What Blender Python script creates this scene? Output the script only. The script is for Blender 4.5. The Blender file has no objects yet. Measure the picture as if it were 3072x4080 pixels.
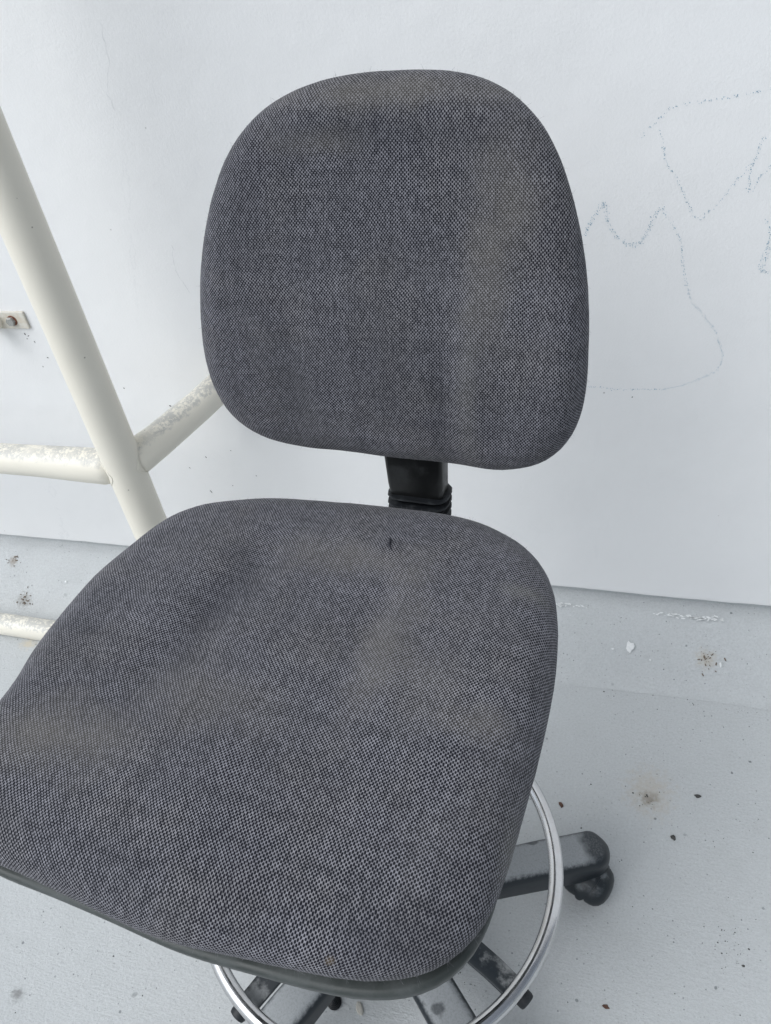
import bpy, bmesh, math, random
from mathutils import Vector, Matrix, noise
import numpy as np
R=math.radians
sc=bpy.context.scene
col=sc.collection
# ---------------------------------------------------------------- camera
cam_data=bpy.data.cameras.new('camera'); cam=bpy.data.objects.new('camera',cam_data); col.objects.link(cam)
cam_data.sensor_fit='VERTICAL'; cam_data.sensor_height=36; cam_data.sensor_width=27.1
cam_data.lens=27.195; cam_data.clip_start=.02; cam_data.clip_end=300
_p,_r=R(40),R(9)
F=Vector((0,math.cos(_p),-math.sin(_p))); R0=Vector((1,0,0)); U0=R0.cross(F)
RX=math.cos(_r)*R0-math.sin(_r)*U0; UY=math.sin(_r)*R0+math.cos(_r)*U0
M=Matrix((RX,UY,-F)).transposed().to_4x4(); M.translation=(0,0,1.27)
cam.matrix_world=M; sc.camera=cam
# ---------------------------------------------------------------- sky, sun, exposure
w=bpy.data.worlds.new('World'); sc.world=w; w.use_nodes=True
nt=w.node_tree; nt.nodes.clear()
SUN_EL,SUN_AZ=R(50),R(245)      # azimuth clockwise from +Y (north): behind and left of the camera
sky=nt.nodes.new('ShaderNodeTexSky'); sky.sky_type='NISHITA'; sky.sun_disc=False
sky.sun_elevation=SUN_EL; sky.sun_rotation=SUN_AZ; sky.air_density=1.0; sky.dust_density=4.0; sky.ozone_density=0.6
# thin even cloud: most of the sky's colour is greyed out
bw=nt.nodes.new('ShaderNodeRGBToBW'); nt.links.new(sky.outputs[0],bw.inputs[0])
tint=nt.nodes.new('ShaderNodeVectorMath'); tint.operation='MULTIPLY'; tint.inputs[1].default_value=(.918,1.0,1.085); nt.links.new(bw.outputs[0],tint.inputs[0])
cl=nt.nodes.new('ShaderNodeMix'); cl.data_type='RGBA'; cl.inputs[0].default_value=.80; nt.links.new(sky.outputs[0],cl.inputs[6]); nt.links.new(tint.outputs[0],cl.inputs[7])
bg=nt.nodes.new('ShaderNodeBackground'); bg.inputs['Strength'].default_value=.13
wo=nt.nodes.new('ShaderNodeOutputWorld'); nt.links.new(cl.outputs[2],bg.inputs[0]); nt.links.new(bg.outputs[0],wo.inputs[0])
sl=bpy.data.lights.new('sun','SUN'); sl.energy=1.15; sl.angle=R(55); sl.color=(1,.985,.96)
so=bpy.data.objects.new('sun',sl); col.objects.link(so)
sd=Vector((math.sin(SUN_AZ)*math.cos(SUN_EL),math.cos(SUN_AZ)*math.cos(SUN_EL),math.sin(SUN_EL)))
so.rotation_euler=sd.to_track_quat('Z','Y').to_euler(); so.location=(0,-3,6)
sc.view_settings.view_transform='Standard'; sc.view_settings.look='None'; sc.view_settings.gamma=1
sc.view_settings.exposure=0.20

# measured outlines (metres): cushions by radius every 4.5 degrees, crayon strokes as (along wall, height)
SEAT_R=[0.2498, 0.2504, 0.2521, 0.2547, 0.2581, 0.2624, 0.2675, 0.2726, 0.2766, 0.2784, 0.2776, 0.2742, 0.2689, 0.2621, 0.2543, 0.2463, 0.2392, 0.2337, 0.2301, 0.2279, 0.2264, 0.2257, 0.2262, 0.2282, 0.2316, 0.2357, 0.24, 0.2447, 0.25, 0.2556, 0.26, 0.2617, 0.2601, 0.2563, 0.2522, 0.2493, 0.2475, 0.2458, 0.2438, 0.2418, 0.2409, 0.2412, 0.2421, 0.243, 0.2444, 0.2484, 0.2568, 0.269, 0.2816, 0.29, 0.291, 0.2844, 0.2733, 0.2614, 0.2513, 0.2438, 0.2385, 0.2349, 0.2329, 0.2323, 0.2328, 0.234, 0.2355, 0.2375, 0.2405, 0.2452, 0.2518, 0.2602, 0.2699, 0.2793, 0.2866, 0.2898, 0.2882, 0.2824, 0.2744, 0.2664, 0.2599, 0.2553, 0.2522, 0.2504]
BACK_R=[0.1876, 0.1858, 0.1845, 0.1839, 0.1838, 0.1845, 0.1857, 0.1874, 0.1892, 0.1909, 0.1922, 0.1927, 0.1924, 0.1912, 0.1893, 0.1868, 0.1842, 0.1818, 0.1798, 0.1786, 0.1782, 0.1786, 0.1797, 0.1814, 0.1836, 0.186, 0.1887, 0.1914, 0.194, 0.1963, 0.1981, 0.1993, 0.2001, 0.2006, 0.2009, 0.2015, 0.2025, 0.2039, 0.2059, 0.2083, 0.2113, 0.2149, 0.2192, 0.2243, 0.2302, 0.2365, 0.2426, 0.2475, 0.2503, 0.2502, 0.2468, 0.2406, 0.2323, 0.2231, 0.2144, 0.2069, 0.2014, 0.1976, 0.1953, 0.1941, 0.1935, 0.1938, 0.1951, 0.1979, 0.2026, 0.209, 0.2166, 0.2244, 0.231, 0.2355, 0.2369, 0.2351, 0.2306, 0.2241, 0.2167, 0.2094, 0.2029, 0.1975, 0.1933, 0.1901]
PAN_R=[0.2354, 0.2362, 0.2376, 0.24, 0.2439, 0.249, 0.2549, 0.2613, 0.2681, 0.2741, 0.2773, 0.276, 0.2707, 0.2633, 0.2556, 0.2479, 0.2407, 0.2351, 0.2315, 0.2295, 0.228, 0.2271, 0.2276, 0.2298, 0.2332, 0.2371, 0.2415, 0.2463, 0.2516, 0.257, 0.2615, 0.2633, 0.2617, 0.2577, 0.2536, 0.2509, 0.249, 0.2472, 0.2452, 0.2434, 0.2425, 0.2426, 0.2435, 0.2446, 0.2461, 0.2498, 0.258, 0.2707, 0.2835, 0.2904, 0.2887, 0.2805, 0.2699, 0.2592, 0.2492, 0.2405, 0.234, 0.2302, 0.2281, 0.227, 0.2266, 0.2273, 0.2292, 0.2322, 0.2367, 0.2427, 0.2501, 0.2587, 0.2683, 0.2776, 0.2846, 0.2872, 0.2845, 0.2768, 0.2661, 0.2549, 0.2458, 0.2397, 0.2365, 0.2354]
SCRIBBLE=[[[-0.0425, 0.8326], [-0.0358, 0.8503], [-0.0261, 0.8674], [-0.0194, 0.8785], [-0.0145, 0.8671], [-0.0125, 0.8518], [-0.0066, 0.8406], [0.0039, 0.827], [0.0172, 0.8188], [0.0299, 0.8185], [0.0393, 0.8306], [0.0441, 0.8459], [0.0488, 0.8608], [0.0561, 0.868]], [[0.0574, 0.8658], [0.0634, 0.8561], [0.0753, 0.8407], [0.0826, 0.8296], [0.0876, 0.814], [0.0917, 0.7913], [0.0953, 0.7751], [0.1032, 0.7537], [0.1112, 0.732], [0.126, 0.7172], [0.1376, 0.7023], [0.1498, 0.6846], [0.1564, 0.6692], [0.1641, 0.6536], [0.1647, 0.6349], [0.1571, 0.6184], [0.1384, 0.6067], [0.1103, 0.5932], [0.0854, 0.5866], [0.0642, 0.5859], [0.0163, 0.5843], [-0.0033, 0.5866], [-0.023, 0.588], [-0.0329, 0.5886]], [[0.0239, 0.9564], [0.0269, 0.9657], [0.0375, 0.9744], [0.0458, 0.9849], [0.0543, 0.9925], [0.0725, 0.9945], [0.0923, 0.9968], [0.1066, 0.9973], [0.1223, 1.0001], [0.1433, 1.001], [0.1651, 1.0039], [0.1773, 1.0048]], [[0.0421, 0.9667], [0.048, 0.9551], [0.0526, 0.9358], [0.0571, 0.9239], [0.0675, 0.9096], [0.0745, 0.8993], [0.0821, 0.8847], [0.0911, 0.8679], [0.0996, 0.855], [0.1063, 0.8495], [0.113, 0.8588], [0.1233, 0.8689], [0.1344, 0.8848], [0.1434, 0.9005], [0.1528, 0.9118], [0.1562, 0.9194], [0.1613, 0.9267], [0.1642, 0.9416], [0.1683, 0.9543]], [[0.1592, 0.923], [0.1579, 0.9038], [0.1607, 0.8849]], [[0.1654, 0.8867], [0.1694, 0.9013], [0.1755, 0.9089], [0.1811, 0.9163], [0.1907, 0.9254]], [[0.1873, 0.8482], [0.195, 0.8375], [0.1968, 0.8226], [0.1929, 0.8009], [0.1903, 0.7854], [0.1949, 0.7785], [0.2068, 0.7761], [0.2163, 0.7805]], [[0.1927, 0.7797], [0.1976, 0.7964], [0.2003, 0.8117], [0.2091, 0.8287]]]
# ---------------------------------------------------------------- node helpers
class N:
    def __init__(s,name):
        s.m=bpy.data.materials.new(name); s.m.use_nodes=True; s.t=s.m.node_tree; s.b=s.t.nodes['Principled BSDF']
    def n(s,ty,**k):
        x=s.t.nodes.new(ty)
        for a,v in k.items():
            if a.startswith('i_'): x.inputs[a[2:].replace('_',' ')].default_value=v
            else: setattr(x,a,v)
        return x
    def l(s,a,b): s.t.links.new(a,b)
    def val(s,x,sock):
        if isinstance(x,(int,float)): sock.default_value=x
        elif isinstance(x,tuple): sock.default_value=(*x,1) if len(x)==3 and len(sock.default_value)==4 else x
        else: s.l(x,sock)
    def math(s,op,a,b=0,c=0):
        x=s.n('ShaderNodeMath',operation=op)
        for i,v in enumerate((a,b,c)): s.val(v,x.inputs[i])
        return x.outputs[0]
    def mix(s,f,a,b,bt='MIX'):
        x=s.n('ShaderNodeMix',data_type='RGBA',blend_type=bt); x.clamp_factor=True
        s.val(f,x.inputs[0]); s.val(a,x.inputs[6]); s.val(b,x.inputs[7]); return x.outputs[2]
    def noise(s,vec,scale,detail=4,rough=.55,dist=0):
        x=s.n('ShaderNodeTexNoise'); x.inputs['Scale'].default_value=scale; x.inputs['Detail'].default_value=detail
        x.inputs['Roughness'].default_value=rough; x.inputs['Distortion'].default_value=dist
        if vec is not None: s.l(vec,x.inputs['Vector'])
        return x.outputs[0]
    def vor(s,vec,scale,feat='F1',rand=1):
        x=s.n('ShaderNodeTexVoronoi',feature=feat); x.inputs['Scale'].default_value=scale; x.inputs['Randomness'].default_value=rand
        s.l(vec,x.inputs['Vector']); return x
    def ramp(s,v,a,b,lo=0.,hi=1.):
        x=s.n('ShaderNodeMapRange',interpolation_type='SMOOTHSTEP'); s.val(v,x.inputs[0])
        for i,q in enumerate((a,b,lo,hi)): x.inputs[i+1].default_value=q
        return x.outputs[0]
    def bump(s,h,dist,strength=1,prev=None):
        x=s.n('ShaderNodeBump'); x.inputs['Strength'].default_value=strength; x.inputs['Distance'].default_value=dist
        s.l(h,x.inputs['Height'])
        if prev is not None: s.l(prev,x.inputs['Normal'])
        return x.outputs[0]
    def obj(s): return s.n('ShaderNodeTexCoord').outputs['Object']
    def uv(s): return s.n('ShaderNodeTexCoord').outputs['UV']
    def mapv(s,vec,scale=(1,1,1),loc=(0,0,0),rot=(0,0,0)):
        x=s.n('ShaderNodeMapping'); s.l(vec,x.inputs[0]); x.inputs['Scale'].default_value=scale; x.inputs['Location'].default_value=loc; x.inputs['Rotation'].default_value=rot
        return x.outputs[0]
    def set(s,color=None,rough=None,metal=None,spec=None,normal=None):
        for v,k in ((color,'Base Color'),(rough,'Roughness'),(metal,'Metallic'),(spec,'Specular IOR Level'),(normal,'Normal')):
            if v is not None: s.val(v,s.b.inputs[k])
        return s.m
    def spot(s,vec,cx,cy,rx,ry,cz=None,soft=.5,wob=0.,ws=60):
        """blob mask with a ragged edge round a point of the surface"""
        sep=s.n('ShaderNodeSeparateXYZ'); s.l(vec,sep.inputs[0])
        a=s.math('POWER',s.math('ABSOLUTE',s.math('DIVIDE',s.math('SUBTRACT',sep.outputs[0],cx),rx)),2)
        b=s.math('POWER',s.math('ABSOLUTE',s.math('DIVIDE',s.math('SUBTRACT',sep.outputs[1],cy),ry)),2)
        d=s.math('SQRT',s.math('ADD',a,b))
        if wob: d=s.math('ADD',d,s.math('MULTIPLY',s.math('SUBTRACT',s.noise(vec,ws,4),.5),wob))
        return s.ramp(d,1-soft,1+soft*.3,1,0)

def mat_fabric(name,spots,seed=0.,base=1.):
    k=N(name); uv=k.uv(); uvs=k.mapv(uv,loc=(seed,seed*.7,seed*.3))
    # slight waviness of the yarns
    nz=k.n('ShaderNodeTexNoise'); nz.inputs['Scale'].default_value=90; nz.inputs['Detail'].default_value=2; k.l(uv,nz.inputs['Vector'])
    off=k.n('ShaderNodeVectorMath',operation='SUBTRACT'); k.l(nz.outputs['Color'],off.inputs[0]); off.inputs[1].default_value=(.5,.5,.5)
    sc_=k.n('ShaderNodeVectorMath',operation='SCALE'); k.l(off.outputs[0],sc_.inputs[0]); sc_.inputs['Scale'].default_value=.0011
    ad=k.n('ShaderNodeVectorMath',operation='ADD'); k.l(uv,ad.inputs[0]); k.l(sc_.outputs[0],ad.inputs[1])
    nz2=k.n('ShaderNodeTexNoise'); nz2.inputs['Scale'].default_value=16; nz2.inputs['Detail'].default_value=1; k.l(uv,nz2.inputs['Vector'])
    o2=k.n('ShaderNodeVectorMath',operation='SUBTRACT'); k.l(nz2.outputs['Color'],o2.inputs[0]); o2.inputs[1].default_value=(.5,.5,.5)
    s2=k.n('ShaderNodeVectorMath',operation='SCALE'); k.l(o2.outputs[0],s2.inputs[0]); s2.inputs['Scale'].default_value=.007
    ad2=k.n('ShaderNodeVectorMath',operation='ADD'); k.l(ad.outputs[0],ad2.inputs[0]); k.l(s2.outputs[0],ad2.inputs[1]); ad=ad2
    sp=k.n('ShaderNodeSeparateXYZ'); k.l(ad.outputs[0],sp.inputs[0])
    PU,PV=.00165,.0036
    i=k.math('DIVIDE',sp.outputs[0],PU); ci=k.math('FLOOR',i); fi=k.math('SUBTRACT',k.math('SUBTRACT',i,ci),.5)
    par=k.math('MULTIPLY',k.math('FLOORED_MODULO',ci,2),.5)
    j=k.math('ADD',k.math('DIVIDE',sp.outputs[1],PV),par); cj=k.math('FLOOR',j); fj=k.math('SUBTRACT',k.math('SUBTRACT',j,cj),.5)
    cm=k.n('ShaderNodeCombineXYZ'); k.l(ci,cm.inputs[0]); k.l(cj,cm.inputs[1])
    wn=k.n('ShaderNodeTexWhiteNoise',noise_dimensions='2D'); k.l(cm.outputs[0],wn.inputs['Vector'])
    d=k.math('SQRT',k.math('ADD',k.math('POWER',k.math('DIVIDE',k.math('ABSOLUTE',fi),.50),2),k.math('POWER',k.math('DIVIDE',k.math('ABSOLUTE',fj),.33),2)))
    d=k.math('ADD',d,k.math('MULTIPLY',k.math('SUBTRACT',wn.outputs[0],.5),.26))
    d=k.math('ADD',d,k.math('MULTIPLY',k.math('SUBTRACT',k.noise(uv,1500,2),.5),.5))
    hole=k.ramp(d,.82,1.25,1,0)
    w1=k.n('ShaderNodeTexWhiteNoise',noise_dimensions='1D'); k.l(ci,w1.inputs['W'])
    rw_=k.n('ShaderNodeTexWhiteNoise',noise_dimensions='1D'); k.l(k.math('ADD',cj,.37),rw_.inputs['W'])
    slub=k.math('ADD',.80,k.math('ADD',k.math('MULTIPLY',w1.outputs[0],.18),k.math('MULTIPLY',rw_.outputs[0],.22)))
    fine=k.noise(uv,2600,2)
    yarn=k.math('MULTIPLY',k.math('MULTIPLY',k.math('ADD',.6,k.math('MULTIPLY',fine,.8)),k.math('ADD',.88,k.math('MULTIPLY',wn.outputs[0],.24))),slub)
    big=k.noise(uvs,9,5,.6); mid=k.noise(uvs,38,4,.6)
    tone=k.math('ADD',.70,k.math('ADD',k.math('MULTIPLY',big,.42),k.math('MULTIPLY',mid,.12)))
    lt=k.mix(k.ramp(k.noise(k.mapv(uvs,loc=(3,1,0)),13,4),.42,.68),(.217,.217,.244),(.225,.221,.237))
    cc=k.n('ShaderNodeVectorMath',operation='SCALE'); k.l(lt,cc.inputs[0]); k.l(k.math('MULTIPLY',k.math('MULTIPLY',yarn,tone),base),cc.inputs['Scale'])
    c=k.mix(hole,cc.outputs[0],(.0080,.0090,.0145))
    # dust rubbed into the cloth fills the holes a little
    dust=k.ramp(k.noise(k.mapv(uvs,loc=(7,2,0)),7,5,.6),.48,.72,0,.14)
    c=k.mix(dust,c,(.125,.122,.120))
    for (cx,cy,rx,ry,colr,st) in spots:
        mk=k.math('MULTIPLY',k.spot(uv,cx,cy,rx,ry,soft=.98,wob=1.5,ws=22),st*.66)
        c=k.mix(mk,c,colr)
    h=k.math('ADD',k.math('MULTIPLY',k.math('SUBTRACT',1,hole),1),k.math('MULTIPLY',fine,.25))
    nm=k.bump(h,.0006,.8)
    k.b.inputs['Sheen Weight'].default_value=.12; k.b.inputs['Sheen Roughness'].default_value=.5
    return k.set(c,.95,0,.15,nm)

def mat_plastic(name,colr,dustc,lo,hi,rough=.42,top=True,drops=False,sc1=30,spots=()):
    """dark moulded plastic with dust lying on the faces that look up"""
    k=N(name); o=k.obj()
    g=k.n('ShaderNodeNewGeometry'); sp=k.n('ShaderNodeSeparateXYZ'); k.l(g.outputs['Normal'],sp.inputs[0])
    n1=k.noise(o,sc1,6,.65); n2=k.noise(o,420,3,.7)
    d=k.ramp(n1,lo,hi)
    if top: d=k.math('MULTIPLY',d,k.ramp(k.math('ADD',sp.outputs[2],k.math('MULTIPLY',k.math('SUBTRACT',k.noise(o,160,4,.7),.5),.5)),.55,.93))
    if drops:
        oi=k.n('ShaderNodeObjectInfo'); ro=k.n('ShaderNodeVectorMath',operation='ADD'); k.l(o,ro.inputs[0]); k.l(k.math('MULTIPLY',oi.outputs['Random'],7.3),ro.inputs[1])
        v=k.vor(k.mapv(ro.outputs[0],loc=(.013,.02,.0)),26); dd=k.math('ADD',v.outputs['Distance'],k.math('MULTIPLY',k.math('SUBTRACT',k.noise(o,55,3),.5),.5))
        se=k.n('ShaderNodeSeparateColor'); k.l(v.outputs['Color'],se.inputs[0])
        sx=k.n('ShaderNodeSeparateXYZ'); k.l(o,sx.inputs[0]); tip=k.ramp(k.math('ADD',sx.outputs[0],k.math('MULTIPLY',k.math('SUBTRACT',k.noise(o,45,3),.5),.035)),.300,.324,0,.93)
        wet=k.math('MULTIPLY',k.ramp(dd,.23,.34,.75,0),k.math('GREATER_THAN',se.outputs[0],.40)); wet=k.math('MAXIMUM',wet,tip); wet=k.math('MULTIPLY',wet,k.ramp(n2,.3,.6,.7,1))
        d=k.math('MULTIPLY',d,k.math('SUBTRACT',1,wet))
    d=k.math('MULTIPLY',d,k.ramp(n2,.25,.6,.75,1))
    c=k.mix(d,colr,dustc)
    r=k.math('ADD',rough,k.math('MULTIPLY',d,.4))
    return k.set(c,r,0,.4,k.bump(n2,.0003,.35))

def mat_floor(name,kerb=False):
    k=N(name); o=k.obj()
    big=k.noise(o,1.7,5,.6); mid=k.noise(o,11,5,.6); fine=k.noise(o,260,4,.7)
    c=k.mix(big,(.465,.488,.498),(.525,.542,.548))
    c=k.mix(k.math('MULTIPLY',k.ramp(mid,.5,.75),.25),c,(.41,.425,.422))
    c=k.mix(k.ramp(fine,.35,.7,0,.24),c,(.27,.28,.285))
    # roller / brush streaks
    st=k.noise(k.mapv(o,scale=(3,90,3)),4,5,.6); c=k.mix(k.ramp(st,.55,.75,0,.12),c,(.33,.345,.35))
    # grime specks of three sizes
    for s_,th,den,cc,a in ((38,.11,.70,(.12,.135,.145),.9),(95,.15,.66,(.13,.14,.15),.85),(210,.18,.60,(.18,.19,.20),.7),(16,.085,.72,(.20,.215,.22),.8)):
        v=k.vor(o,s_); se=k.n('ShaderNodeSeparateColor'); k.l(v.outputs['Color'],se.inputs[0])
        rr=k.math('ADD',v.outputs['Distance'],k.math('MULTIPLY',k.math('SUBTRACT',k.noise(o,s_*5,3),.5),.16))
        m=k.math('MULTIPLY',k.ramp(rr,th*.55,th,1,0),k.math('GREATER_THAN',se.outputs[0],den))
        m=k.math('MULTIPLY',m,k.math('ADD',.35,k.math('MULTIPLY',se.outputs[1],.65)))
        c=k.mix(k.math('MULTIPLY',m,a),c,cc)
    v=k.vor(k.mapv(o,loc=(2.3,1.1,0)),120); se=k.n('ShaderNodeSeparateColor'); k.l(v.outputs['Color'],se.inputs[0])
    m=k.math('MULTIPLY',k.ramp(v.outputs['Distance'],.07,.14,1,0),k.math('GREATER_THAN',se.outputs[0],.86)); c=k.mix(k.math('MULTIPLY',m,.6),c,(.62,.63,.62))
    if not kerb:
        for (cx,cy,rx,ry,cc,a) in ((.122,.752,.042,.05,(.44,.39,.32),.5),(.122,.74,.018,.015,(.17,.14,.10),.55),
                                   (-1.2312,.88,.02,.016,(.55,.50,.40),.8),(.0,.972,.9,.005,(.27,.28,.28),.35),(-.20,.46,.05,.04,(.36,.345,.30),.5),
                                   (.015,.455,.02,.01,(.2,.17,.12),.0),(-.8112,.2375,.012,.012,(.15,.15,.15),.7),(-.75,.19,.010,.008,(.15,.15,.15),.7)):
            c=k.mix(k.math('MULTIPLY',k.spot(o,cx,cy,rx,ry,soft=.95,wob=2.2,ws=110),a),c,cc)
    else:
        for (cx,cy,rx,ry,cc,a) in ((.22,1.0218,.02,.015,(.42,.38,.31),.6),(-1.31,.99,.022,.016,(.22,.21,.19),.6),(-1.36,1.06,.012,.012,(.27,.23,.19),.7)):
            c=k.mix(k.math('MULTIPLY',k.spot(o,cx,cy,rx,ry,soft=.9,wob=2.0,ws=150),a),c,cc)
    nm=k.bump(k.noise(o,170,5,.65),.0016,.85); nm=k.bump(k.noise(k.mapv(o,scale=(8,60,8)),6,4),.002,.30,nm)
    nm=k.bump(k.noise(o,9,3),.01,.25,nm)
    return k.set(c,k.ramp(mid,.3,.7,.5,.66),0,.35,nm)

def mat_wall():
    k=N('wall_paint'); o=k.obj()
    big=k.noise(o,1.3,4); mid=k.noise(o,7,5,.6)
    c=k.mix(big,(.80,.805,.81),(.84,.842,.84)); c=k.mix(k.ramp(mid,.5,.8,0,.25),c,(.74,.745,.75))
    c=k.mix(k.ramp(k.noise(k.mapv(o,scale=(60,4,9)),1,5,.7),.60,.8,0,.16),c,(.66,.67,.69))
    # hair cracks
    v=k.vor(k.mapv(o,loc=(.3,.1,.2),scale=(1,1,.6)),2.1,'DISTANCE_TO_EDGE')
    wob=k.math('ADD',v.outputs['Distance'],k.math('MULTIPLY',k.math('SUBTRACT',k.noise(o,14,6,.7),.5),.10))
    cr=k.ramp(k.math('ABSOLUTE',wob),.0006,.0028,1,0); cr=k.math('MULTIPLY',cr,k.ramp(k.noise(k.mapv(o,loc=(5,5,5)),2.2,3),.54,.66))
    c=k.mix(k.math('MULTIPLY',cr,.10),c,(.45,.47,.50))
    vv=k.vor(o,34); se=k.n('ShaderNodeSeparateColor'); k.l(vv.outputs['Color'],se.inputs[0])
    m=k.math('MULTIPLY',k.ramp(vv.outputs['Distance'],.03,.075,1,0),k.math('GREATER_THAN',se.outputs[0],.93)); c=k.mix(k.math('MULTIPLY',m,.6),c,(.25,.25,.24))
    nm=k.bump(k.noise(o,260,4,.6),.0010,.42); nm=k.bump(k.noise(o,60,4,.6),.0012,.20,nm); nm=k.bump(k.noise(o,5,3),.012,.35,nm)
    return k.set(c,.5,0,.4,nm)

def mat_pipe():
    k=N('cream_pipe_paint'); o=k.obj()
    big=k.noise(o,6,4); c=k.mix(big,(.76,.72,.625),(.81,.775,.68))
    g=k.n('ShaderNodeNewGeometry'); sp=k.n('ShaderNodeSeparateXYZ'); k.l(g.outputs['Normal'],sp.inputs[0])
    up=k.ramp(k.math('ADD',sp.outputs[2],k.math('MULTIPLY',k.math('SUBTRACT',k.noise(o,75,5,.7),.5),.9)),.52,.82)
    gr=k.math('MULTIPLY',up,k.ramp(k.math('ADD',k.math('MULTIPLY',k.noise(o,46,5,.75),.5),k.math('MULTIPLY',k.noise(o,190,4,.75),.5)),.43,.53)); gr=k.math('MULTIPLY',gr,k.ramp(k.noise(o,9,3),.33,.5,.35,1))
    c=k.mix(k.math('MULTIPLY',gr,.7),c,(.40,.405,.395))
    v=k.vor(o,75); se=k.n('ShaderNodeSeparateColor'); k.l(v.outputs['Color'],se.inputs[0])
    m=k.math('MULTIPLY',k.ramp(v.outputs['Distance'],.05,.13,1,0),k.math('GREATER_THAN',se.outputs[0],.93)); c=k.mix(k.math('MULTIPLY',m,.7),c,(.2,.17,.13))
    nm=k.bump(k.noise(o,140,4),.0006,.25); nm=k.bump(k.noise(o,18,3),.003,.3,nm)
    return k.set(c,.38,0,.5,nm)

def mat_simple(name,c1,c2,scale,rough=.6,metal=0,spec=.4,bd=.0005,bs=.4):
    k=N(name); o=k.obj(); n1=k.noise(o,scale,5,.6)
    return k.set(k.mix(k.ramp(n1,.35,.65),c1,c2),rough,metal,spec,k.bump(k.noise(o,scale*3,4),bd,bs))

def mat_chrome():
    k=N('chromed_steel'); o=k.obj(); n1=k.noise(o,35,5,.6); n2=k.noise(o,500,3,.6)
    sp=k.ramp(n2,.66,.74); c=k.mix(k.ramp(n1,.4,.7,0,.35),(.64,.64,.65),(.50,.48,.455)); c=k.mix(k.math('MULTIPLY',sp,.6),c,(.12,.10,.08))
    return k.set(c,k.ramp(n1,.3,.7,.13,.25),1,.5,k.bump(k.noise(o,60,3),.0006,.15))

G=lambda *a:a
DU=(.180,.168,.148); DK=(.024,.026,.033); PL=(.20,.20,.18)
M_FSEAT=mat_fabric('seat_fabric',[(.255,-.116,.016,.035,PL,.55),(.215,.118,.030,.012,PL,.45),(-.135,-.125,.075,.040,DU,.62),(.105,.03,.03,.10,DU,.38),(.20,-.03,.03,.02,DU,.42),(.03,.125,.10,.03,DU,.40),(.15,-.0,.04,.05,DU,.3),(-.02,-.06,.09,.04,DU,.22),
    (-.07,.05,.03,.10,DK,.55),(-.19,-.03,.03,.08,DK,.35),(-.20,-.20,.10,.03,DK,.45),(.0,-.215,.10,.03,DK,.25),(.19,-.19,.05,.04,DK,.45),(.07,.145,.02,.01,DK,.3),(.15,-.219,.004,.004,(.16,.12,.07),.6)],0.,1.0)  # among the stains, DK along the left dent is painted-in shade
M_FBACK=mat_fabric('back_fabric',[(.115,.075,.040,.06,DU,.36),(.10,.0,.030,.09,DU,.30),(.0,.165,.13,.018,DU,.50),(-.06,.125,.05,.015,DU,.35),(-.03,.135,.11,.018,DK,.40),(.09,.13,.06,.02,DK,.25),(-.108,-.11,.022,.08,DK,.45),(.055,-.12,.012,.08,DK,.40),(.01,-.06,.05,.10,DK,.25),(-.15,.05,.03,.10,DK,.2),(.085,-.10,.014,.09,PL,.22)],2.7,.88)  # fold shade (DK) and ridge light (PL) are painted into the colour
M_PAN=mat_plastic('grey_moulded_plastic',(.038,.045,.043),(.10,.11,.11),.35,.75,.42,top=False)
M_SHELL=mat_plastic('back_shell_plastic',(.05,.055,.065),(.12,.13,.14),.4,.8,.4,top=False)
M_LEG=mat_plastic('dusty_black_plastic',(.013,.018,.023),(.27,.285,.295),.18,.42,.4,top=True,drops=True,sc1=14)
M_SPOKE=mat_plastic('dusty_spoke_plastic',(.013,.018,.023),(.24,.25,.255),.46,.62,.4,top=True,sc1=26)
M_CAST=mat_plastic('caster_plastic',(.013,.018,.022),(.14,.155,.165),.42,.66,.42,top=True,sc1=60)
M_POST=mat_plastic('black_post_plastic',(.006,.0065,.007),(.03,.033,.034),.5,.8,.36,top=False)
M_RUB=mat_plastic('black_rubber',(.009,.011,.014),(.05,.055,.06),.5,.8,.5,top=False,sc1=60)
M_FLOOR=mat_floor('floor_paint'); M_KERB=mat_floor('kerb_paint',True)
M_WALL=mat_wall(); M_PIPE=mat_pipe(); M_CHR=mat_chrome()
M_CRAY=mat_simple('blue_grey_crayon',(.07,.22,.33),(.20,.38,.50),400,.9)
M_CHIPD=mat_simple('dark_grit',(.035,.035,.035),(.09,.09,.085),600,.9)
M_RED=mat_simple('red_brown_bit',(.07,.035,.025),(.13,.07,.05),400,.8)
M_RUST=mat_simple('rust',(.12,.045,.03),(.28,.12,.07),300,.9)
M_RUSTP=mat_simple('rust_stained_paint',(.66,.64,.58),(.60,.55,.46),90,.6)
M_BOLT=mat_simple('weathered_zinc',(.30,.31,.30),(.42,.42,.40),300,.5,.4)
M_STONE=mat_simple('pale_stone',(.50,.48,.43),(.42,.41,.38),200,.85)
M_FLAKE=mat_simple('white_paint_flake',(.74,.75,.75),(.66,.68,.68),200,.6)
M_THREAD=mat_simple('loose_thread',(.02,.022,.03),(.05,.05,.06),900,.9)

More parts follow.
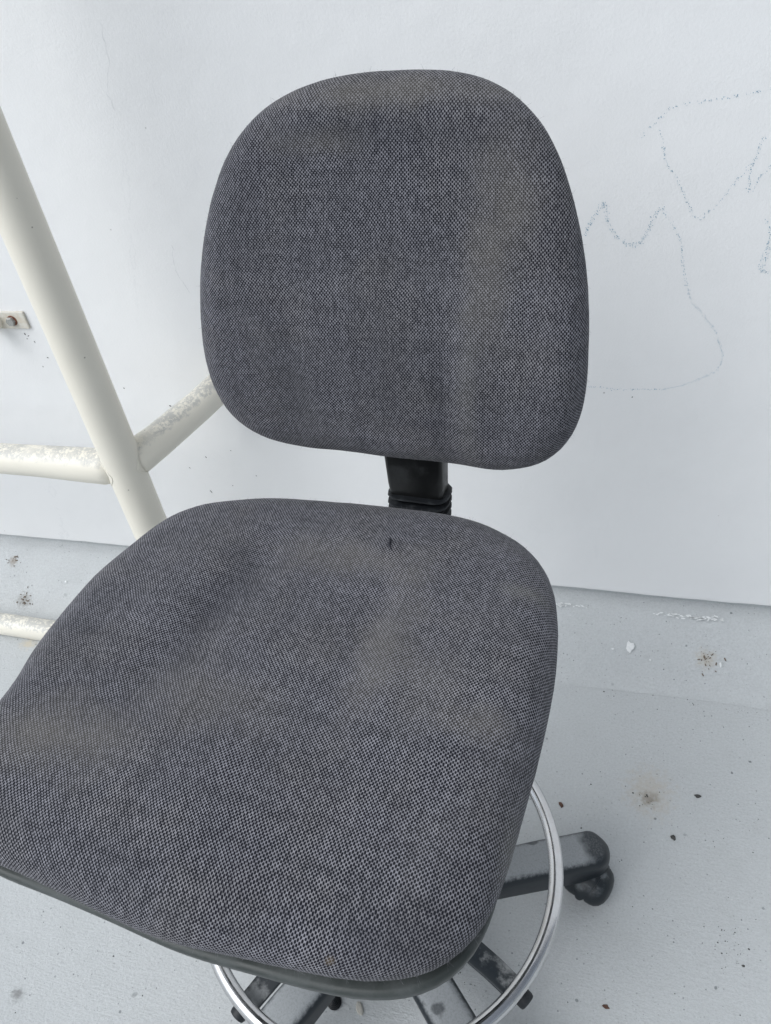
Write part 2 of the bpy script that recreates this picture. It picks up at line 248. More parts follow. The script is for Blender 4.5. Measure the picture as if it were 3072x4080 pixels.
# ---------------------------------------------------------------- mesh helpers
def mesh(name,V,Fc,mat,parent=None,smooth=True,uv=None):
    me=bpy.data.meshes.new(name); me.from_pydata([tuple(map(float,v)) for v in V],[],Fc)
    if uv is not None:
        ul=me.uv_layers.new(name='UVMap')
        for lp in me.loops: ul.data[lp.index].uv=uv[lp.vertex_index]
    bm=bmesh.new(); bm.from_mesh(me); bmesh.ops.recalc_face_normals(bm,faces=bm.faces); bm.to_mesh(me); bm.free()
    if smooth:
        for p in me.polygons: p.use_smooth=True
    me.materials.append(mat); o=bpy.data.objects.new(name,me); col.objects.link(o)
    if parent: o.parent=parent
    return o
def tag(o,label=None,cat=None,group=None,kind=None):
    for k_,v in (('label',label),('category',cat),('group',group),('kind',kind)):
        if v: o[k_]=v
    return o
def empty(name,loc,rz,label,cat,group=None):
    e=bpy.data.objects.new(name,None); col.objects.link(e); e.location=loc; e.rotation_euler=(0,0,rz); e.empty_display_size=.1
    return tag(e,label,cat,group)
def sharp(o,ang=35):
    m=o.data; m.set_sharp_from_angle(angle=R(ang)); return o
def loft(rings,closed=True,cap0=True,cap1=True):
    n_=len(rings[0]); V=[v for r_ in rings for v in r_]; Fc=[]
    for i in range(len(rings)-1):
        for j in range(n_ if closed else n_-1):
            k_=(j+1)%n_; Fc.append((i*n_+j,i*n_+k_,(i+1)*n_+k_,(i+1)*n_+j))
    if cap0: Fc.append(tuple(range(n_-1,-1,-1)))
    if cap1: Fc.append(tuple((len(rings)-1)*n_+j for j in range(n_)))
    return V,Fc
def tube(path,rad,seg=20,ecc=None):
    P=[Vector(p) for p in path]; rings=[]
    rad=rad if isinstance(rad,(list,tuple)) else [rad]*len(P)
    for i,p in enumerate(P):
        d=(P[min(i+1,len(P)-1)]-P[max(i-1,0)]).normalized()
        up=Vector((0,0,1)) if abs(d.z)<.9 else Vector((0,1,0))
        a=d.cross(up).normalized(); b=a.cross(d)
        rings.append([p+rad[i]*(math.cos(t)*a+math.sin(t)*b*(ecc[i] if ecc else 1)) for t in [2*math.pi*j/seg for j in range(seg)]])
    return loft(rings)
def lathe(prof,seg=32,c=(0,0,0),axis=None):
    """profile (radius,height) about the z axis (or another)"""
    q=Vector((0,0,1)).rotation_difference(Vector(axis)) if axis else None
    rings=[]
    for r_,z in prof:
        ring=[Vector((r_*math.cos(2*math.pi*j/seg),r_*math.sin(2*math.pi*j/seg),z)) for j in range(seg)]
        if q: ring=[q@v for v in ring]
        rings.append([v+Vector(c) for v in ring])
    return loft(rings)
def rbox(cx,cy,w_,d_,r_,n_=4,chx=None):
    """rounded rectangle outline"""
    pts=[]
    for (sx,sy,a0) in ((1,1,0),(-1,1,90),(-1,-1,180),(1,-1,270)):
        for i in range(n_+1):
            a=R(a0+90*i/n_); pts.append((cx+sx*(w_/2-r_)+r_*math.cos(a),cy+sy*(d_/2-r_)+r_*math.sin(a)))
    return pts

# ---------------------------------------------------------------- the setting (its own frame turned 20 degrees: x along the wall, y towards it)
SROT=R(-20)
def site(o): o.rotation_euler=(0,0,SROT); return o
def S2W(t,n_,z=0):
    c_,s_=math.cos(SROT),math.sin(SROT); return Vector((t*c_-n_*s_,t*s_+n_*c_,z))
fl=mesh('ground',[(-25,-30,0),(25,-30,0),(25,1.3,0),(-25,1.3,0)],[(0,1,2,3)],M_FLOOR,None,False); site(fl); tag(fl,kind='structure')
# kerb: painted sloping fillet between floor and wall
prof=[(.955,.0005),(.965,.002),(.976,.0065),(.986,.0135),(.997,.023),(1.02,.044),(1.05,.0685),(1.072,.0835),(1.088,.0925),(1.100,.0965),(1.108,.0985),(1.113,.103),(1.1135,.112),(1.113,.126)]
T=[-6+i*.02 for i in range(451)]; V=[];Fc=[]
for t in T:
    for j,(n_,z) in enumerate(prof):
        q=noise.noise(Vector((t*3,j*.35,0)))*.0022+noise.noise(Vector((t*14,j*.9,3)))*.0008
        zz=z+(q*.9 if 0<j<len(prof)-1 else 0); nn=n_+(q*.6 if j>0 else q*2.0)
        if j==len(prof)-1: zz+=noise.noise(Vector((t*22,0,5)))*.0022+noise.noise(Vector((t*3,0,9)))*.003
        V.append((t,nn,zz))
    V.append((t,1.125,V[-1][2]+.0))
m_=len(prof)+1
for i in range(len(T)-1):
    for j in range(m_-1): Fc.append((i*m_+j,(i+1)*m_+j,(i+1)*m_+j+1,i*m_+j+1))
kb=mesh('kerb',V,Fc,M_KERB); site(kb); sharp(kb,40); tag(kb,kind='structure')
# wall
WE=[-6+i*.02 for i in range(451)]; V=[];Fc=[]
for t in WE:
    e=.1215+noise.noise(Vector((t*22,0,5)))*.0013+noise.noise(Vector((t*3,0,9)))*.0028
    V+=[(t,1.1,3.2),(t,1.1,e+.004),(t,1.1012,e+.0008),(t,1.104,e),(t,1.119,e+.001),(t,1.32,e+.001),(t,1.32,3.2)]
for i in range(len(WE)-1):
    for j in range(7): k_=(j+1)%7; Fc.append((i*7+j,(i+1)*7+j,(i+1)*7+k_,i*7+k_))
wl=mesh('wall',V,Fc,M_WALL,None,False); site(wl)
tag(wl,'white painted plaster wall with faint crayon scribbles behind the chair','wall')
# crayon marks: broken wax specks on the plaster
rnd=random.Random(5)
V=[];Fc=[]
def fleck(V,Fc,o_,ax,ay,rx,ry,rot,nrm,lift,n_=6,h=0):
    b=len(V); pts=[]
    for i in range(n_):
        a=2*math.pi*i/n_; q=.65+.7*rnd.random(); x=rx*q*math.cos(a); y=ry*q*math.sin(a)
        c_,s_=math.cos(rot),math.sin(rot); V.append(Vector(o_)+Vector(ax)*(x*c_-y*s_)+Vector(ay)*(x*s_+y*c_)+Vector(nrm)*lift); pts.append(len(V)-1)
    if h:
        V.append(Vector(o_)+Vector(nrm)*(lift+h)); Fc.extend([(pts[i],pts[(i+1)%n_],len(V)-1) for i in range(n_)]); Fc.append(tuple(pts[::-1]))
    else: Fc.append(tuple(pts))
DENS=[2.6,1.3,.9,1.2,1.7,1.5,1.8,1.6]
for li,L in enumerate(SCRIBBLE):
    for (a,b) in zip(L[:-1],L[1:]):
        d=math.dist(a,b); k_=int(d/.0017*DENS[li])
        for i in range(k_):
            q=rnd.random(); t=a[0]+(b[0]-a[0])*q; z=a[1]+(b[1]-a[1])*q; s_=.0010*(1.7 if li==0 else 1)
            t+=rnd.gauss(0,s_); z+=rnd.gauss(0,s_)
            r_=rnd.uniform(.00022,.00065)
            fleck(V,Fc,(t,1.1,z),(1,0,0),(0,0,1),r_,r_*rnd.uniform(.5,1.2),rnd.random()*3,(0,-1,0),.0007,5)
o=mesh('crayon_scribble',V,Fc,M_CRAY,wl,False)
o['label']='faint blue grey crayon scribble'; 
# little cracks drawn in the paint film, dirt specks under the bracket
V=[];Fc=[]
def crack(pts,w_):
    prev=None
    P=[]
    for (a,b) in zip(pts[:-1],pts[1:]):
        for i in range(8):
            q=i/8; P.append((a[0]+(b[0]-a[0])*q+rnd.gauss(0,.0012),a[1]+(b[1]-a[1])*q+rnd.gauss(0,.0012)))
    for i,p in enumerate(P):
        ww=w_*rnd.uniform(.3,1); V.append((p[0]-ww,1.0993,p[1])); V.append((p[0]+ww,1.0993,p[1]+ww*.5))
        if i: b=len(V)-4; Fc.append((b,b+1,b+3,b+2))
crack([(-.698,1.143),(-.703,1.098),(-.722,1.058),(-.716,1.03)],.0002)
crack([(-.693,.83),(-.700,.79),(-.684,.744)],.0002); crack([(-.66,.71),(-.652,.66),(-.69,.60)],.0002)
crack([(-1.13,.80),(-1.10,.775),(-1.073,.757)],.0009)
o=mesh('hairline_crack',V,Fc,mat_simple('crack_grey',(.42,.44,.46),(.5,.52,.54),200,.9),wl,False)
V=[];Fc=[]
for (t,z) in [(-1.0568,.669),(-1.0509,.666),(-1.0436,.6535),(-1.057,.660),(-1.03,.62),(-1.05,.60),(-.8878,.5569),(-.776,.3115),(-.7745,.3085),(-.806,.37),(-.83,.45),(-.80,.52),(-.70,.42),(-.72,.33),(-.66,.36),(-.76,.40)]+[(rnd.uniform(-1.6,.8),rnd.uniform(.2,1.2)) for _ in range(12)]:
    r_=rnd.uniform(.0008,.0018); fleck(V,Fc,(t,1.1,z),(1,0,0),(0,0,1),r_*1.4,r_*.7,-.6+rnd.gauss(0,.5),(0,-1,0),.0006,6,.0006)
o=mesh('dirt_speck',V,Fc,M_CHIPD,wl,False); tag(o,kind='stuff')
# chipped white paint along the kerb top
V=[];Fc=[]
for (t0,t1,n_,dz) in ((-.075,.0,34,.0),(.10,.245,52,.0)):
    for i in range(n_):
        q=rnd.random()**(.6 if t0>0 else 1.3); t=t0+(t1-t0)*q; r_=rnd.uniform(.0008,.0028)*(.5+q if t0>0 else 1.1-q*.5)
        dn=rnd.gauss(0,.0015)
        fleck(V,Fc,(t,1.0805+dn,.0925+dn*.75),(1,0,0),(0,.8,.6),r_*1.6,r_*.6,rnd.gauss(0,.3),(0,-.6,.8),.0016,7)
r_=.007
for (t,n_,z,a,b) in ((.0815,1.026,.0505,.0075,.0095),(.245,1.015,.041,.002,.005),(.05,1.02,.0455,.0025,.002),(.12,1.01,.037,.002,.0015),(-.99,1.04,.063,.004,.004),(-1.2,1.03,.055,.002,.003)):
    fleck(V,Fc,(t,n_,z),(1,0,0),(0,.8,.6),a,b,.2,(0,-.6,.8),.0022,11)
o=mesh('paint_flake',V,Fc,M_FLAKE,kb,False); tag(o,kind='stuff')

# loose grit on floor and kerb: uncountable small crumbs
V=[];Fc=[]
for i in range(1300):
    t=rnd.uniform(-1.9,1.1); n_=rnd.uniform(-.15,.965)
    r_=min(.0022,.00045*math.exp(rnd.gauss(0,.55)))
    fleck(V,Fc,(t,n_,0),(1,0,0),(0,1,0),r_*1.2,r_,rnd.random()*3,(0,0,1),.0003,5,r_*.8)
for (t,n_,k_,s_) in ((.2,.97,90,.12),(-1.15,.97,60,.2),(.235,.52,50,.02),(-.19,.44,26,.025),(.12,.742,20,.012),(-.14,.40,22,.02)):
    for i in range(k_):
        r_=min(.0022,.00055*math.exp(rnd.gauss(0,.5))); fleck(V,Fc,(t+rnd.gauss(0,s_),min(.966,n_+rnd.gauss(0,min(s_,.02))),0),(1,0,0),(0,1,0),r_*1.2,r_,rnd.random()*3,(0,0,1),.0003,5,r_*.8)
o=site(mesh('floor_grit',V,Fc,M_CHIPD,None,False)); tag(o,kind='stuff')
V=[];Fc=[]
for (ct,cn,k_,s_) in ((.22,1.0218,26,.012),(-1.31,.99,34,.012),(-1.36,1.06,14,.008)):
    for i in range(k_):
        t=ct+rnd.gauss(0,s_); n_=max(.985,min(1.07,cn+rnd.gauss(0,s_*.8))); z=np.interp(n_,[p[0] for p in prof],[p[1] for p in prof])
        r_=rnd.uniform(.0007,.0024); fleck(V,Fc,(t,n_,z),(1,0,0),(0,.8,.6),r_*1.5,r_*.6,rnd.random()*3,(0,-.6,.8),.0012,6,.0006)
o=site(mesh('kerb_grit',V,Fc,mat_simple('dried_dirt',(.09,.06,.045),(.24,.21,.17),700,.9),None,False)); tag(o,kind='stuff')
def crumb(name,t,n_,z,rx,ry,h,rot,mat,label,cat,nrm=(0,0,1)):
    V=[];Fc=[]; base=[];k_=9
    P=S2W(t,n_,z); rn=random.Random(hash(round(t*1000))&255)
    qs=[.7+.5*rn.random() for _ in range(k_)]
    for f,zz in ((1,0.0),(1.02,h*.5),(.78,h*.9),(.3,h)):
        V+= [Vector((rx*f*q*math.cos(2*math.pi*i/k_),ry*f*q*math.sin(2*math.pi*i/k_),zz+(h*.15*(q-.9) if zz else 0))) for i,q in enumerate(qs)]
    for a in range(3):
        for i in range(k_): j=(i+1)%k_; Fc.append((a*k_+i,a*k_+j,(a+1)*k_+j,(a+1)*k_+i))
    Fc.append(tuple(range(k_-1,-1,-1))); Fc.append(tuple(3*k_+i for i in range(k_)))
    o=mesh(name,V,Fc,mat,None,False); o.location=P; o.rotation_euler=(0,0,rot) if nrm==(0,0,1) else (R(38),0,SROT); tag(o,label,cat); return o
crumb('grit_chip',.1588,.6772,0,.0040,.0048,.0035,.4,M_CHIPD,'largest black grit chip, on open grey floor right of the caster','grit')
crumb('grit_chip',.1999,.759,0,.0035,.006,.003,1.2,M_CHIPD,'small elongated black chip on the floor behind the larger black chip','grit')
crumb('seed_husk',-.0227,.702,0,.0032,.0055,.003,.2,M_RED,'red brown seed husk on the floor just outside the chrome ring','husk')
crumb('leaf_bit',.0624,.4083,0,.0048,.003,.002,-.6,M_RED,'brown leaf bit at the bottom right of the floor outside the ring','leaf bit')
crumb('stone_chip',-.006,.432,0,.006,.0105,.004,.35,M_STONE,'pale flat stone chip on the floor next to the ribbed rubber cone','stone').location=Vector((-.1510,.4075,0))
# dropped rusty screw on the kerb
V,Fc=lathe([(0.0001,.0035),(.004,.0035),(.0068,.0028),(.0075,.001),(.0065,0),(.0028,-.001),(.0025,-.012),(.001,-.018)],16)
o=mesh('screw',V,Fc,M_RUST); P=S2W(-1.152,.993,.030); o.location=P; o.rotation_euler=(R(42),R(5),SROT+.2); tag(o,'rusty round headed screw lying on the kerb beside the seat edge','screw')
o.location.z=.029

# ---------------------------------------------------------------- cream pipe frame
FR=empty('pipe_frame',S2W(-.777,.89,0),SROT,'cream painted steel pipe frame standing against the white wall','pipe frame')
def fr(name,V,Fc): return mesh(name,[Vector(v)-Vector((-.777,.89,0)) for v in V],Fc,M_PIPE,FR)
fr('post',*tube([(-.777,.89,z) for z in (0,.3,.5,.7,1.,1.4,1.9)],[.0325,.0325,.0325,.0322,.0312,.0305,.03],40))
fr('post',*tube([(-2.6,.89,z) for z in (0,1,1.9)],.031,32))
fr('rail',*tube([(-2.6,.89,.537),(-1.6,.89,.537),(-1.1,.89,.537),(-.95,.89,.536),(-.86,.89,.534),(-.815,.89,.533),(-.790,.89,.533)],[.026,.026,.0268,.0282,.0305,.0315,.026],32))
fr('rail',*tube([(-2.6,.89,1.87),(-1.6,.89,1.87),(-.777,.89,1.87)],.025,24))
fr('stay',*tube([(-.770,.901,.539),(-.764,.911,.541),(-.74,.95,.549),(-.69,1.03,.571),(-.638,1.0995,.602)],[.024,.0318,.0298,.0275,.0270],32))
q=Vector((-.638,1.0985,.602))
fr('flange',*lathe([(.045,0),(.045,.004),(.043,.006),(.03,.006)],32,c=(-.638,1.0995,.602),axis=(0,-1,0)))
fr('base_rail',*tube([(-2.6,.905,.020),(-1.3,.912,.020),(-.777,.90,.020)],.025,28))
# weld beads: follow the line where each rail meets the post
def weld(ax,rr,zc):
    ax=Vector(ax).normalized(); u=ax.cross(Vector((0,0,1))).normalized(); v=ax.cross(u); rings=[]; K=72
    for i in range(K):
        a=2*math.pi*i/K; d=u*math.cos(a)+v*math.sin(a); p=d*rr
        s_=0
        while math.hypot(p.x+ax.x*s_,p.y+ax.y*s_)<.0324 and s_<.05: s_+=.0004
        ctr=Vector((-.777,.89,zc))+p+ax*s_; r_=.0013+.0006*noise.noise(Vector((i*.7,rr*90,0)))
        rings.append([ctr+r_*(d*math.cos(b_)+ax*math.sin(b_)) for b_ in [2*math.pi*k_/8 for k_ in range(8)]])
    V=[x for r_ in rings for x in r_];Fc=[]
    for i in range(K):
        for j in range(8): Fc.append((i*8+j,i*8+(j+1)%8,((i+1)%K)*8+(j+1)%8,((i+1)%K)*8+j))
    return V,Fc
fr('weld_bead',*weld((.037,.06,.012),.0312,.537))
fr('weld_bead',*weld((-1,0,0),.0313,.533))
# ---------------------------------------------------------------- bracket on the wall
BR=empty('wall_bracket',S2W(-1.085,1.10,.7),SROT,'small rusty cream steel plate bolted to the wall left of the post','bracket')
def br(name,V,Fc,mat,sm=False): return mesh(name,[Vector(v)-Vector((-1.085,1.10,.7)) for v in V],Fc,mat,BR,sm)
o_=rbox(-1.115,.6995,.156,.0335,.0012,2)
V,Fc=loft([[(x,1.0995,z) for x,z in o_],[(x,1.0957,z) for x,z in o_],[(x,1.0950,z) for x,z in rbox(-1.115,.6995,.1545,.032,.001,2)]])
br('plate',V,Fc,M_RUSTP)
V,Fc=lathe([(.0098,0),(.0100,.0008),(.0092,.0014),(.007,.0014)],24,c=(-1.0665,1.0950,.6995),axis=(0,-1,0)); br('washer',V,Fc,M_RUST)
V,Fc=lathe([(.0088,0),(.0088,.0052),(.0078,.0062)],6,c=(-1.068,1.0938,.699),axis=(0,-1,0)); br('bolt_head',V,Fc,M_BOLT)
V,Fc=lathe([(.018,0),(.018,.03),(.0165,.034),(.012,.034)],24,c=(-1.108,1.0950,.6995),axis=(0,-1,0)); br('stub_tube',V,Fc,M_PIPE,False)

# ---------------------------------------------------------------- rubber cone on the floor
V,Fc=lathe([(.0102,0),(.0106,.0015),(.0102,.0028),(.0088,.0030),(.0090,.0048),(.0074,.0052),(.0075,.0072),(.0058,.0076),(.0058,.0098),(.0042,.0104),(.0041,.0128),(.0026,.0138),(.0005,.0140)],28)
o=mesh('rubber_foot',V,Fc,M_RUB,None,True); sharp(o,40); o.location=(-.1870,.4215,0)
tag(o,'tiny black ribbed rubber cone standing on the floor between two chair legs','rubber foot')

# ---------------------------------------------------------------- the chair (frame: x across, y towards the wall)
CH=empty('office_chair',(-.09,.49,0),R(-25),'worn grey fabric draughtsman chair with chrome foot ring on black casters','chair')
NT=160
def upsample(r80):
    f=np.fft.rfft(np.array(r80)); out=np.zeros(NT//2+1,complex); out[:len(f)-1]=f[:-1]; return np.fft.irfft(out,NT)*2
def cushion(r,edge,top,bot,dome,hfun,n=12,m=40,under=.011):
    th=np.linspace(0,2*np.pi,NT,endpoint=False); cs=np.c_[np.cos(th),np.sin(th)]
    rings=[];uvs=[];prev=None
    spec=[('f',i/m) for i in range(1,m+1)]+[('e',np.pi/2*i/n) for i in range(1,n+1)]+[('u',i/6) for i in range(1,7)]
    for k_,v in spec:
        if k_=='f':
            rr=(r-edge)*v; P=cs*rr[:,None]; z=top+dome*(1-(rr/r.mean())**2)+hfun(P[:,0],P[:,1])
        elif k_=='e':
            rr=r-edge+edge*np.sin(v); P=cs*rr[:,None]; Pf=cs*(r-edge)[:,None]
            z=(top+dome*(1-((r-edge)/r.mean())**2)+hfun(Pf[:,0],Pf[:,1]))*np.cos(v)
            if v>=np.pi/2-1e-6: z=z*0
        else:
            rr=r-under*v**1.5; P=cs*rr[:,None]; z=-bot*v+0*rr
        Q=np.c_[P,z]
        arc=rr.copy() if prev is None else arc+np.linalg.norm(Q-prev,axis=1)
        prev=Q; rings.append(Q); uvs.append(cs*arc[:,None])
    for q,ring in enumerate(rings):
        wgt=min(1,max(0,(q-m+4)/8))
        for v in ring:
            nv=noise.noise(Vector((v[0]*38,v[1]*38,v[2]*38+q*.02)))*.0004+noise.noise(Vector((v[0]*9,v[1]*9,3)))*.0008
            v[2]+=nv*(.5+.5*wgt)*(1 if q<len(rings)-7 else .15); v[0]*=1+.0015*wgt*noise.noise(Vector((v[0]*60,v[1]*60,1))); v[1]*=1+.0015*wgt*noise.noise(Vector((v[0]*60,v[1]*60,7)))
    c_=np.array([[0,0,top+dome+hfun(np.zeros(1),np.zeros(1))[0]]])
    V=np.vstack([c_]+rings); UV=np.vstack([[[0,0]]]+uvs); nr=len(rings)
    Fc=[(0,1+j,1+(j+1)%NT) for j in range(NT)]
    for i in range(nr-1):
        a=1+i*NT;b=a+NT
        for j in range(NT): k_=(j+1)%NT; Fc.append((a+j,b+j,b+k_,a+k_))
    return V,UV,Fc
g=lambda x,y,cx,cy,sx,sy,A:A*np.exp(-((x-cx)/sx)**2-((y-cy)/sy)**2)
seat_h=lambda x,y: g(x,y,0,.03,.15,.12,-.012)+g(x,y,-.11,-.12,.07,.1,-.003)+g(x,y,.11,-.12,.07,.1,-.003)+g(x,y,0,-.15,.05,.1,.003)+g(x,y,.10,.13,.05,.05,.004)
for cx_,cy_,sx_,sy_,A_ in ((-.055,.10,.022,.035,-.0045),(-.072,.03,.022,.045,-.0050),(-.088,-.045,.025,.045,-.0032),(-.015,.06,.03,.06,.0022),(-.125,.05,.03,.07,.0026),
                           (.082,.06,.018,.05,-.0035),(.108,.04,.020,.06,.0040),(.128,-.035,.022,.05,.0026),(.085,-.02,.02,.04,-.0022),(0,.15,.10,.025,.0030),(.17,.05,.03,.08,.0018),(-.16,-.13,.05,.05,.002)):
    seat_h=(lambda p_,q_: lambda x,y:p_(x,y)+g(x,y,*q_))(seat_h,(cx_,cy_,sx_,sy_,A_))
back_h=lambda x,y: g(x,y,0,-.09,.4,.08,.010)+g(x,y,0,.08,.4,.09,-.004)+g(x,y,.060,-.12,.014,.10,-.0038)+g(x,y,.085,-.09,.016,.11,.0032)+g(x,y,.11,.03,.025,.09,.0030)+g(x,y,.078,.03,.018,.07,-.0018)+g(x,y,-.108,-.10,.018,.09,-.0030)+g(x,y,-.082,-.09,.02,.09,.0012)+g(x,y,-.02,.115,.12,.014,-.0014)
SC=np.array([-.02,-.04,.715])
def seat_xf(V):
    V=V.copy(); V[:,2]-=np.where(V[:,1]<-.12,(V[:,1]+.12)**2*1.2,0)*np.clip(V[:,2]/.03,0,1); return V+SC
rs=upsample(SEAT_R); rb=upsample(BACK_R)
V,UV,Fc=cushion(rs,.045,.034,.026,.006,seat_h)
mesh('seat_cushion',seat_xf(V),Fc,M_FSEAT,CH,True,UV)
th=np.linspace(0,2*np.pi,NT,endpoint=False); cs=np.c_[np.cos(th),np.sin(th)]
def slab(r,prof_):
    rings=[[tuple(v) for v in np.c_[cs*(r+d)[:,None],np.full(NT,z)]] for d,z in prof_]
    return rings
# pan: the front right lip stands out a little more
rp=upsample(PAN_R); f_=np.fft.rfft(rp-rs); f_[7:]=0; rp=np.minimum(rs+np.fft.irfft(f_,NT),rs+.0012+.0030*np.exp(-((th-np.radians(305))/.5)**2))
rings=slab(rp,[(-.03,-.0300),(-.010,-.0300),(-.003,-.0296),(.0002,-.0305),(.0014,-.0330),(.0002,-.042),(-.004,-.050),(-.012,-.056),(-.05,-.060),(-.12,-.062)])
V,Fc=loft(rings); mesh('seat_pan',np.array(V)+SC,Fc,M_PAN,CH)
TILT=R(12); BU=np.array([0,math.sin(TILT),math.cos(TILT)]); BN=np.array([0,-math.cos(TILT),math.sin(TILT)])
BPL=np.array([0.02111876,0.27695449,0.95233125])
def back_xf(V):
    V=np.array(V); z=V[:,2]+.35*V[:,0]**2
    return BPL+V[:,:1]*np.array([1,0,0])+V[:,1:2]*BU+z[:,None]*BN
V,UV,Fc=cushion(rb,.038,.026,.016,.004,back_h)
mesh('backrest_cushion',back_xf(V),Fc,M_FBACK,CH,True,UV)
rings=slab(rb-.0035-.004*np.cos(th),[(-.012,-.0145),(-.0005,-.0145),(.0012,-.0165),(.0012,-.020),(-.002,-.026),(-.012,-.031),(-.04,-.035),(-.11,-.038)])
V,Fc=loft(rings); mesh('back_shell',back_xf(V),Fc,M_SHELL,CH)
# backrest post, its bellows and the support bar under the seat
def post_ring(z,w_,d_,cx,cy,r_): return [(x,y,z) for x,y in rbox(cx,cy,w_,d_,r_,3)]
prr=[(.60,.052,.020),(.6800,.058,.024),(.6825,.0668,.030),(.70,.0685,.031),(.74,.0715,.032),(.80,.074,.033),(.95,.074,.030)]
rings=[post_ring(z,w_,d_,.0205,.2745+max(0,(z-.72))*.21,.0055) for z,w_,d_ in prr]
V,Fc=loft(rings); o=mesh('back_post',V,Fc,M_POST,CH); sharp(o,30)
rings=[]
z=.6845
for i in range(9):
    for dz,e in ((0,-.005),(.0003,.0060),(.0022,.0068),(.0030,.0050),(.0034,-.005),(.0104,-.005)):
        rings.append(post_ring(z-dz,.064+2*e,.030+2*e,.0215-.0006*i,.2735-.0015*i,.009+e))
    z-=.0105
V,Fc=loft(rings); o=mesh('bellows',V,Fc,M_RUB,CH); sharp(o,45)
rings=[[(x,y,z_) for x,z_ in rbox(.005,zc,.056,.016,.003,2)] for y,zc in ((.285,.572),(.24,.582),(.15,.612),(.0,.628),(-.06,.630))]
V,Fc=loft(rings); o=mesh('support_bar',V,Fc,M_POST,CH); sharp(o,30)
V,Fc=loft([[(x,y,z_) for x,y in rbox(0,0,w_,d_,.012,3)] for z_,w_,d_ in ((.59,.11,.14),(.60,.14,.18),(.625,.16,.20),(.652,.16,.20))])
mesh('tilt_mechanism',V,Fc,M_POST,CH)
V,Fc=tube([(.06,-.02,.61),(.13,-.03,.607),(.17,-.035,.605)],.004,12); lv=mesh('height_lever',V,Fc,M_CHR,CH)
# column
V,Fc=lathe([(.025,.14),(.025,.40),(.023,.402),(.014,.402),(.014,.60)],28); mesh('gas_column',V,Fc,M_CHR,CH)
V,Fc=lathe([(.046,.07),(.050,.09),(.050,.135),(.044,.155),(.034,.163),(.030,.18),(.026,.185)],32); mesh('base_hub',V,Fc,M_LEG,CH)
# foot ring and spokes
RZ=.270; RC=(.006,.009); RR=.2300; rt=.0092
V=[];Fc=[];NS,NM=120,20
for i in range(NS):
    a=2*math.pi*i/NS
    for j in range(NM):
        b=2*math.pi*j/NM; rr=RR+rt*math.cos(b); V.append((RC[0]+rr*math.cos(a),RC[1]+rr*math.sin(a),RZ+rt*math.sin(b)))
for i in range(NS):
    for j in range(NM): Fc.append((i*NM+j,((i+1)%NS)*NM+j,((i+1)%NS)*NM+(j+1)%NM,i*NM+(j+1)%NM))
mesh('foot_ring',V,Fc,M_CHR,CH)
V,Fc=lathe([(.0262,.235),(.036,.236),(.038,.24),(.038,.285),(.036,.289),(.0262,.29)],32); mesh('ring_collar',V,Fc,M_POST,CH)
for k_ in range(4):
    a=R(-25.5+90*k_); ca,sa=math.cos(a),math.sin(a)
    X=lambda r_,s_,z_:(ca*r_-sa*s_+RC[0]*min(1,r_/.2),sa*r_+ca*s_+RC[1]*min(1,r_/.2),z_)
    rings=[[X(r_,s_,z_) for s_,z_ in rbox(0,zc,w_,.006,.002,2)] for r_,w_,zc in ((.034,.034,.262),(.10,.031,.2585),(.19,.029,.254),(.214,.028,.2500),(.226,.028,.2485),(.2345,.026,.2500))]
    V,Fc=loft(rings); o=mesh('spoke',V,Fc,M_SPOKE,CH); sharp(o,35)
    V,Fc=lathe([(.0105,0),(.0105,.006),(.0095,.009),(.0075,.0098),(.006,.0085),(.003,.0085)],20,c=X(.2345,0,.2495),axis=(ca*.9,sa*.9,-.25))
    e=mesh('end_cap',V,Fc,M_RUB,o); sharp(e,35)
# five legs, each with a caster
def leg_mesh():
    rings=[]
    st=[(.035,.058,.158,.086),(.10,.056,.153,.108),(.18,.057,.1405,.086),(.25,.0585,.123,.065),(.295,.0585,.110,.053)]
    R_=.0290; r0=.322
    for i in range(10):
        b=math.pi/2*i/9*.985
        st.append((r0+R_*math.sin(b),2*R_*math.cos(b)*.995+.001,.103-.020*(math.sin(b)**3)-.001*i/9,.048+.006*math.sin(b)))
    for r_,w_,zt,zb in st:
        h_=zt-zb; rc=min(.016,w_*.42,h_*.45)
        pr=[]
        for (sx,a0) in ((1,0),(-1,90)):
            for i in range(6):
                a=R(a0+90*i/5); pr.append((sx*(w_/2-rc)+rc*math.cos(a),zt-rc+rc*math.sin(a)))
        pr+=[(-w_/2*.97,zb+h_*.3),(-w_/2*.9,zb),(w_/2*.9,zb),(w_/2*.97,zb+h_*.3)]
        rings.append([(r_,s_,z_) for s_,z_ in pr])
    return loft(rings)
LV,LF=leg_mesh()
